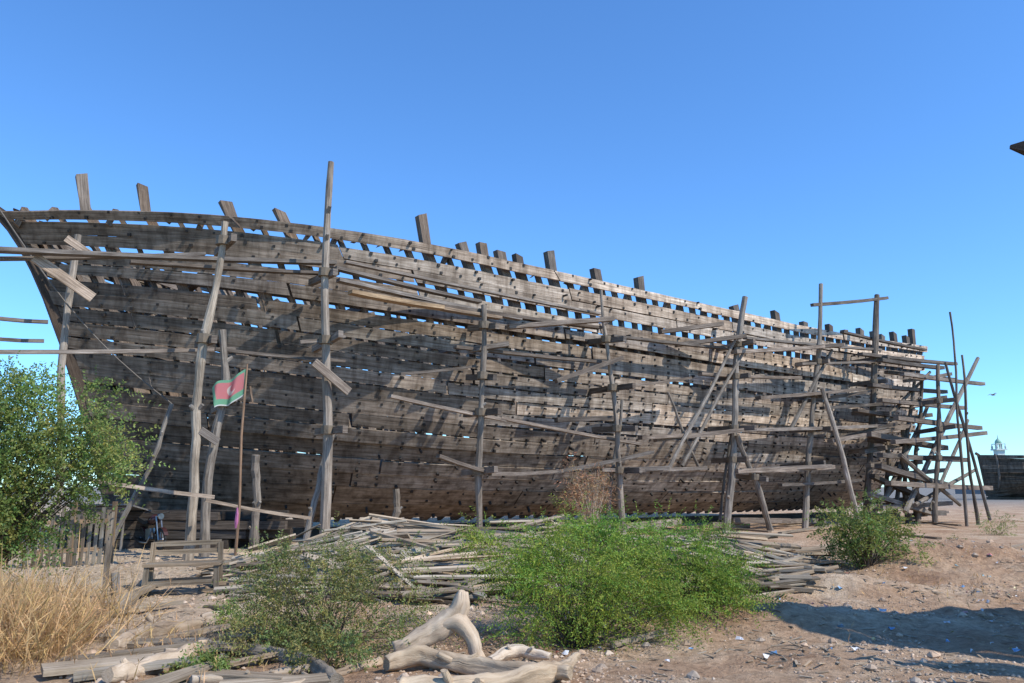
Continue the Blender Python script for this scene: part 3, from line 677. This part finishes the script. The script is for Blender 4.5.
o=mb.build('plank_heap',W_PILE); o['kind']='stuff'; tag(o,'heap of broken grey timber offcuts','offcut heap')
k=0
while k<290:
    x=PX+random.uniform(-6.6,6.6); y=random.uniform(PYc-3.8,PYc+1.2)
    if pile_h(x,y)<.03: continue
    mb=MB()
    if not offcut(mb,x,y,random.uniform(.7,2.8),random.uniform(.03,.12),vt(.55,1.25,.08),.32 if random.random()<.3 else .15,lim=.02): continue
    tag(mb.build('loose_plank',W_PILE),'weathered pale plank lying on the offcut heap','plank','loose planks on the offcut heap'); k+=1
# ------------------------------------------------------------------ logs
def log(pts,rads,label,name='driftwood_log',mat=None,tint=None,parent=None,n=22,rough=1.0,stubs=2,squash=1.0):
    P_=[];R_=[]
    m=len(pts)
    for i in range(m-1):
        p0=pts[max(i-1,0)];p1=pts[i];p2=pts[i+1];p3=pts[min(i+2,m-1)]
        ns=max(3,int((p2-p1).length/.04))
        for s in range(ns):
            t=s/ns; q=.5*((2*p1)+(p2-p0)*t+(2*p0-5*p1+4*p2-p3)*t*t+(3*p1-p0-3*p2+p3)*t**3)
            P_.append(q);R_.append(rads[i]*(1-t)+rads[i+1]*t)
    P_.append(pts[-1]);R_.append(rads[-1])
    mb=MB()
    ph=[random.uniform(0,6.28) for _ in range(3)]
    prof=[]
    for j in range(n):
        a=2*math.pi*j/n; r=1+.10*math.sin(2*a+ph[0])+.08*math.sin(3*a+ph[1])+.05*math.sin(5*a+ph[2]); prof.append((r*math.cos(a),r*math.sin(a)*squash))
    mb.sweep(P_,prof,R_,None,tint or (1,1,1))
    for _ in range(stubs):
        i=random.randint(len(P_)//5,len(P_)*4//5); q=P_[i]; dd=Vector((random.uniform(-1,1),random.uniform(-1,.2),random.uniform(.2,1))).normalized(); r=R_[i]
        mb.tube([q,q+dd*r*1.1,q+dd*(r*1.3+random.uniform(.04,.14))],[r*.6,r*.42,r*.3],10,.05,tint or (1,1,1))
    R0=max(rads)
    for k,v in enumerate(mb.v):
        q=Vector(v); o=noise.noise_vector(q*3.2)*R0*.30+noise.noise_vector(q*9)*R0*.2+noise.noise_vector(q*22)*R0*.10
        mb.v[k]=tuple(q+o*rough)
    return mb.build(name,mat or W_LOG,smooth=True,parent=parent)
def g2(px,py,up): 
    p=G(px,py); return Vector((p.x,p.y,hgt(p.x,p.y)+up))
random.seed(5)
A=g2(394,664,.12); Y0=A.y
e=empty('forked_log',(A.x,A.y,0),'pale bleached forked driftwood trunk lying on the dirt','log')
top=at(454,618,Y0+.1); 
log([A,at(408,646,Y0),at(430,632,Y0+.05),top,at(461,606,Y0+.1),at(463,592,Y0+.12)],[.08,.10,.105,.115,.095,.055],'',name='limb',parent=e,tint=(1.1,1.05,1.0),stubs=1,rough=.9)
log([at(440,626,Y0+.1),at(458,624,Y0+.05),at(470,638,Y0+.02),at(475,652,Y0-.02),at(484,670,Y0-.06)],[.07,.105,.09,.075,.06],'',name='limb',parent=e,tint=(1.1,1.05,1.0),stubs=0,rough=.9)
tag(log([g2(384,676,.10),g2(420,672,.12),g2(470,676,.10),g2(520,682,.10),g2(572,688,.1)],[.07,.09,.09,.075,.05],'',rough=1,stubs=2,tint=(.95,.9,.82)),'thick pale log lying across the dirt','log')
tag(log([g2(490,670,.08),g2(515,662,.10),g2(550,664,.1)],[.045,.06,.035],''),'short pale log lying across the dirt','log')
tag(log([g2(400,700,.1),g2(470,698,.1),g2(530,692,.11),g2(562,682,.12),g2(576,668,.16)],[.09,.09,.085,.07,.035],'',rough=1,stubs=2,tint=(.95,.9,.82)),'bent pale branch log lying on dirt','log')
for pts,rr,lb in [([(110,655),(150,640),(205,628),(275,612)],.085,'long grey driftwood log by the dry grass'),([(185,650),(230,655),(300,668),(335,690)],.08,'curved grey driftwood log in the weeds'),
   ([(105,690),(160,672),(205,655)],.09,'squat grey log lying on sand'),([(190,690),(250,682),(320,672)],.06,'grey log half buried in debris'),([(150,632),(200,640),(250,640)],.05,'thin grey branch on sand'),([(255,700),(300,690),(380,665)],.05,'thin grey branch under the bush'),([(200,622),(235,618),(262,604)],.06,'thin grey branch on sand')]:
    tag(log([g2(x,y,rr*.8) for x,y in pts],[rr*random.uniform(.6,1.3) for _ in pts],'',tint=vt(.6,.9,.05)),lb,'log','driftwood logs on the ground')
for px,py,L,yaw,w in [(130,662,1.3,.35,.28),(175,670,.9,-.3,.22),(215,640,1.1,.1,.2),(150,612,.9,.5,.12),(125,615,.8,.9,.1),(330,640,1.4,.2,.12),(230,668,1.2,.5,.18),(760,612,1.6,.6,.05),(700,600,1.1,-.2,.12),(745,590,1.5,.1,.12),(800,585,1.2,-.3,.14),(275,690,1.0,.1,.2),(1015,548,1.0,.3,.2),(640,640,.8,.4,.05),
   (225,612,.8,-.5,.1),(160,650,1.0,-.2,.24),(100,675,1.0,.6,.28),(265,640,.9,.7,.14),(210,655,.8,-.6,.18),(140,678,1.1,.1,.3),(185,640,1.0,.5,.2),(240,685,.9,-.2,.25),(120,640,.9,.2,.22),(290,640,.8,-.4,.12),(170,690,.8,.9,.2),(255,655,1.1,.25,.16),(195,625,.7,.1,.14)]:
    p=g2(px,py,.07); d=Vector((math.cos(yaw),math.sin(yaw),random.uniform(-.08,.18)))*L/2; mb=MB(); mb.box(p-d,p+d,w,random.uniform(.04,.1),tint=vt(.5,1.0,.06),taper=random.choice([1,.7,.5]),side=Vector((-d.y,d.x,random.uniform(-.3,.3)*L/2)).normalized())
    tag(mb.build('ground_board',W_PILE),'loose weathered board lying on the dirt','board','loose boards on the ground')
# ------------------------------------------------------------------ stones, chips, litter
def scatter(name,label,n,fn,mats,cat,seed):
    random.seed(seed); mb=MB()
    for i in range(n): fn(mb)
    o=mb.build(name,mats); o['kind']='stuff'; tag(o,label,cat)
def rnd_pt(th=-.1,s=1.0):
    while True:
        y=random.uniform(7.5,24); x=random.uniform(-.62,.66)*y
        if noise.noise(Vector((x*.8,y*.8,s)))>th+random.uniform(-.15,.15): return x,y
def stone(mb):
    x,y=rnd_pt(.08); z=hgt(x,y)
    r=random.uniform(.006,.020)*(1 if random.random()<.95 else 3)
    c=Vector((x,y,z)); mb.tube([c-Vector((0,0,r*.4)),c+Vector((0,0,r*.3)),c+Vector((random.uniform(-.3,.3)*r,0,r))],[r,r*1.2,r*.4],6,.3,vt(.6,1.2,.08))
scatter('gravel','scattered small stones on dirt',7500,stone,make_plain('stone',(.50,.37,.26)),'gravel',1)
def chip(mb):
    x,y=rnd_pt(.08,5.0); z=hgt(x,y)+.012; a=random.uniform(0,3.14); L=random.uniform(.03,.2); d=Vector((math.cos(a),math.sin(a),random.uniform(-.15,.2)))*L/2
    mb.box(Vector((x,y,z))-d,Vector((x,y,z))+d,random.uniform(.008,.03),.008,tint=vt(.6,1.1,.1))
scatter('wood_chips','scattered pale wood chips on dirt',2200,chip,W_PILE,'wood chips',2)
cols=[(1,1,1),(1,1,1),(.9,.9,.95),(.25,.5,.8),(.9,.35,.3),(.4,.8,.9),(.9,.8,.4)]
def litter(mb):
    y=random.uniform(9,20); x=random.uniform(.05,.62)*y; z=hgt(x,y)+.01; r=random.uniform(.02,.06); c=Vector((x,y,z)); t=random.choice(cols)
    b0=len(mb.v); k=6
    for j in range(k):
        an=2*math.pi*j/k; q=r*random.uniform(.5,1.2); mb.v.append((c.x+q*math.cos(an),c.y+q*math.sin(an),c.z+random.uniform(0,.05)))
    mb.v.append((c.x,c.y,c.z+random.uniform(.01,.05)))
    for j in range(k): mb.face((b0+j,b0+(j+1)%k,b0+k),[(0,0),(1,0),(0,1)],t)
scatter('litter','scattered plastic scraps on dirt',150,litter,make_plain('plastic_scrap',(.62,.62,.62),rough=.5,var=.15),'litter',3)
# ------------------------------------------------------------------ yard things by the forefoot
random.seed(9)
def fence():
    a=G(22,570);b=G(108,563); e=empty('slatted_fence',(a+b)/2,'tan slatted timber fence panel with uneven pickets','fence')
    L=(b-a).length; n=int(L/.15); mb=MB()
    for i in range(n):
        p=a.lerp(b,(i+.5)/n)+Vector((0,random.uniform(-.01,.01),0)); h=1.3+random.uniform(-.16,.1)
        mb.box(p,p+Vector((random.uniform(-.05,.05),0,h)),.09,.02,side=(1,0,0),tint=vt(.45,.75,.12))
    mb.build('picket',W_PILE,parent=e)
    for z in (.35,1.0):
        mb=MB(); mb.box(a+Vector((0,.04,z)),b+Vector((0,.04,z)),.04,.09,tint=(.55,.47,.4)); mb.build('rail',W_PILE,parent=e)
    for p in (a,(a+b)/2,b):
        mb=MB(); q=p+Vector((0,.1,0)); mb.box(q,q+Vector((0,0,1.45)),.09,.09,side=(1,0,0),tint=(.5,.44,.38)); mb.build('post',W_PILE,parent=e)
fence()
def shelter():
    c=G(108,550); c.z=0; e=empty('low_shelter',c,'low lean-to with grey sheet roof beside the fence','shelter')
    for dx,dy in ((-.8,-.5),(.6,-.5),(-.8,.6),(.6,.6)):
        mb=MB(); q=c+Vector((dx,dy,0)); mb.tube([q,q+Vector((.02,0,1.05))],[.04,.035],7,.06,vt(.6,.9)); mb.build('post',W_POLE,parent=e)
    mb=MB(); 
    for i in range(7):
        x=-.98+i*.28; mb.box(c+Vector((x,-.7,1.3+random.uniform(0,.02))),c+Vector((x,.8,1.08)),.26,.04,tint=vt(.8,1.1,.03))
    mb.build('roof',make_plain('grey_sheet',(.20,.19,.18)),parent=e)
    mb=MB(); 
    for i in range(5): mb.box(c+Vector((-.9,-.6,1.2-.1*i)),c+Vector((.7,-.6,1.2-.1*i)),.03,.085,tint=vt(.6,1.0)); 
    mb.build('fascia',W_PLANK,parent=e)
    mb=MB()
    for i in range(9): mb.box(c+Vector((-.85+i*.18,.62,0)),c+Vector((-.85+i*.18,.62,1.1)),.17,.03,side=(1,0,0),tint=vt(.3,.5))
    mb.build('back_wall',W_PLANK,parent=e)
shelter()
for i in range(30):  # dark-tinted beams added so the recess under the bow looks dark
    lay=i//8; x0=-13.2+random.uniform(-.6,.6); y0=24.2+ (i%8)*.34+lay*.1; z=.14+lay*.27
    mb=MB(); L=random.uniform(4.2,6.6); yw=random.uniform(-.05,.05)
    a=Vector((x0,y0,z)); mb.box(a,a+Vector((L,L*yw,0)),.28,.24,tint=vt(.25,.55,.05))
    tag(mb.build('dark_filler_timber',W_PLANK),'dark squared timber added to darken the recess under the bow','timber','added dark timbers under the bow')
def bench():
    c=G(180,596); e=empty('work_bench',c,'battered low timber work bench standing on sand','bench')
    X=Vector((.97,.22,0));Yv=Vector((-.22,.97,0)); Z=Vector((0,0,1))
    mb=MB()
    for i in range(3): mb.box(c-X*.62+Yv*(i*.2)+Z*.5,c+X*.62+Yv*(i*.2+random.uniform(-.02,.02))+Z*.52,.16,.045,tint=vt(.5,.75,.08))
    mb.build('bench_top',W_PILE,parent=e)
    for sx in (-.55,.55):
        for yy in (-.02,.42):
            mb=MB(); mb.box(c+X*sx*1.06+Yv*yy-Z*.03,c+X*sx+Yv*yy+Z*(.5 if yy<.2 else .85),.08,.08,side=X,tint=vt(.5,.7)); mb.build('leg',W_PILE,parent=e)
    for yy,z in ((-.02,.2),(.42,.2),(.42,.68),(.42,.82)):
        mb=MB(); mb.box(c-X*.56+Yv*yy+Z*z,c+X*.56+Yv*yy+Z*(z+.03),.05,.08,tint=vt(.5,.75)); mb.build('rail',W_PILE,parent=e)
bench()
def motorcycle():
    c=G(150,550); c.z=hgt(c.x,c.y); e=empty('motorcycle',c,'dark motorcycle parked in the shade of the hull','motorcycle')
    X=Vector((.75,-.66,0)).normalized(); Yv=Vector((-X.y,X.x,0)); Z=Vector((0,0,1))
    blk=make_plain('black_rubber',(.02,.02,.02)); red=make_plain('dark_paint',(.05,.02,.02),rough=.25); chrome=make_plain('chrome',(.3,.3,.3),rough=.3,metal=1)
    for s in (-.62,.62):
        w=c+X*s+Z*.3; mb=MB(); k=20
        pts=[w+X*(.27*math.cos(2*math.pi*i/k))+Z*(.27*math.sin(2*math.pi*i/k)) for i in range(k+1)]
        mb.tube(pts,[.045]*(k+1),8,0); mb.build('wheel',blk,parent=e,smooth=True)
        mb=MB()
        for i in range(10):
            an=math.pi*2*i/10; mb.tube([w,w+X*.25*math.cos(an)+Z*.25*math.sin(an)],[.006,.006],4,0)
        mb.tube([w-Yv*.07,w+Yv*.07],[.05,.05],8,0); mb.build('hub',chrome,parent=e)
        mb=MB(); pts=[w+X*.34*math.cos(a)+Z*.34*math.sin(a) for a in np.linspace(.4,2.7,8)]; mb.sweep(pts,[(-.06,-.01),(.06,-.01),(.06,.01),(-.06,.01)],side=Yv); mb.build('mudguard',red,parent=e)
    f=c+X*.62+Z*.3; h=c+X*.38+Z*.95
    mb=MB()
    for s in (-.07,.07): mb.tube([f+Yv*s,h+Yv*s],[.022,.025],8,0)
    mb.build('fork',chrome,parent=e)
    mb=MB(); mb.tube([h+Yv*.36-X*.12+Z*.1,h+Yv*.3-X*.04+Z*.12,h+Z*.05,h-Yv*.3-X*.04+Z*.12,h-Yv*.36-X*.12+Z*.1],[.018]*5,7,0); mb.build('handlebar',blk,parent=e)
    mb=MB(); mb.tube([h+X*.02,h+X*.08,h+X*.16],[.05,.09,.085],12,0); mb.build('headlight',chrome,parent=e,smooth=True)
    mb=MB(); mb.tube([c+X*.34+Z*.84,c+X*.22+Z*.86,c+X*.02+Z*.82,c-X*.1+Z*.76],[.06,.15,.14,.06],12,0); mb.build('fuel_tank',red,parent=e,smooth=True)
    mb=MB(); mb.sweep([c-X*.08+Z*.78,c-X*.3+Z*.76,c-X*.6+Z*.82,c-X*.75+Z*.86],[(-.12,-.05),(.12,-.05),(.1,.05),(-.1,.05)],side=Yv); mb.build('seat',blk,parent=e)
    mb=MB(); mb.tube([h-X*.06,c+X*.2+Z*.3,c-X*.2+Z*.28,c-X*.62+Z*.3],[.025]*4,7,0); mb.tube([h-X*.06,c-X*.1+Z*.7,c-X*.5+Z*.72],[.025]*3,7,0); mb.build('frame',blk,parent=e)
    mb=MB(); mb.box(c-X*.12+Z*.42,c+X*.18+Z*.46,.24,.3,side=Yv); mb.build('engine',chrome,parent=e)
    mb=MB(); mb.tube([c+X*.18+Z*.4+Yv*-.12,c+X*.1+Z*.2-Yv*.16,c-X*.2+Z*.2-Yv*.18,c-X*.75+Z*.3-Yv*.18],[.02,.025,.04,.045],8,0); mb.build('exhaust',chrome,parent=e,smooth=True)
motorcycle()
for a,b,w in [((104,600),(112,512),.09),((118,606),(114,574),.12)]:
    p=G(*a); q=at(b[0],b[1],p.y+.2); mb=MB(); mb.box(p-Vector((0,0,.05)),q,w,w,tint=vt(.6,.8)); tag(mb.build('timber_post',W_POLE),'rough grey timber post standing in the sand','post','timber posts in the yard')
for px0,py0,px1,py1 in [(105,612,165,592),(120,618,150,585),(880,520,960,528),(850,545,890,530),(890,512,940,506),(835,528,900,520),(870,535,940,545),(780,535,840,528),(700,528,770,535)]:
    p=G(px0,py0);q=G(px1,py1); p.z=hgt(p.x,p.y)+.1;q.z=hgt(q.x,q.y)+.16; mb=MB(); mb.box(p,q,.16,.07,tint=vt(.4,.8)); tag(mb.build('ground_board',W_PILE),'loose weathered board lying on the dirt','board','loose boards on the ground')
for i in range(26):
    s=random.uniform(14,44); p=Vector((-16.3,24,0))+D*s+N*random.uniform(4.6,6.6); a=math.atan2(D.y,D.x)+random.gauss(0,.3); L=random.uniform(1.5,4.5); d=Vector((math.cos(a),math.sin(a),random.uniform(-.05,.05)))*L/2
    p.z=hgt(p.x,p.y)+random.uniform(.15,.45); mb=MB(); mb.box(p-d,p+d,random.uniform(.15,.35),random.uniform(.1,.28),tint=vt(.5,1.3,.06))
    tag(mb.build('ground_timber',W_PLANK),'heavy dark timber lying at the foot of the hull','timber','timbers at the foot of the hull')
def bird():
    c=at(993,395,60); mb=MB()
    mb.tube([c-Vector((.18,0,0)),c-Vector((.06,0,-.01)),c+Vector((.1,0,.01)),c+Vector((.2,0,.02))],[.01,.06,.05,.01],8,0)
    for s in (-1,1):
        b0=len(mb.v)
        for q in [(-.06,0,.03),(.08,0,.03),(.1,s*.3,.12),(-.02,s*.32,.12),(-.08,s*.6,.02)]: mb.v.append(tuple(c+Vector(q)))
        mb.face((b0,b0+1,b0+2,b0+3),[(0,0)]*4); mb.face((b0+3,b0+2,b0+4),[(0,0)]*3)
    tag(mb.build('flying_bird',make_plain('feather',(.2,.2,.2))),'small grey gull gliding with spread wings','bird')
bird()
# ------------------------------------------------------------------ light, sky, camera
SUN=Vector((.84,-.50,0)).normalized(); EL=R(46)
sv=Vector((SUN.x*math.cos(EL),SUN.y*math.cos(EL),math.sin(EL)))
sl=bpy.data.lights.new('sun','SUN'); sl.energy=5.0; sl.angle=R(.5); sl.color=(1,.94,.84)
so=bpy.data.objects.new('sun',sl); so.rotation_euler=sv.to_track_quat('Z','Y').to_euler(); S.collection.objects.link(so)
w=bpy.data.worlds.new('World'); S.world=w; w.use_nodes=True; t=w.node_tree; t.nodes.clear()
sk=t.nodes.new('ShaderNodeTexSky'); sk.sky_type='NISHITA'; sk.sun_disc=False; sk.sun_elevation=EL; sk.sun_rotation=math.atan2(SUN.x,SUN.y); sk.air_density=1.0; sk.dust_density=.05; sk.ozone_density=3.0; sk.altitude=300
bg=t.nodes.new('ShaderNodeBackground'); bg.inputs[1].default_value=.15; ow=t.nodes.new('ShaderNodeOutputWorld')
cc=mul(t,sk.outputs[0],(.78,1.26,1.72))
t.links.new(cc,bg.inputs[0]); t.links.new(bg.outputs[0],ow.inputs[0])
c=bpy.data.cameras.new('camera'); c.lens=36*FL/1024; c.sensor_width=36; c.clip_end=9000; co=bpy.data.objects.new('camera',c)
co.location=(0,0,EYE); co.rotation_euler=(math.pi/2+PITCH,0,0); S.collection.objects.link(co); S.camera=co
S.view_settings.view_transform='Standard'; S.view_settings.look='None'; S.view_settings.exposure=0
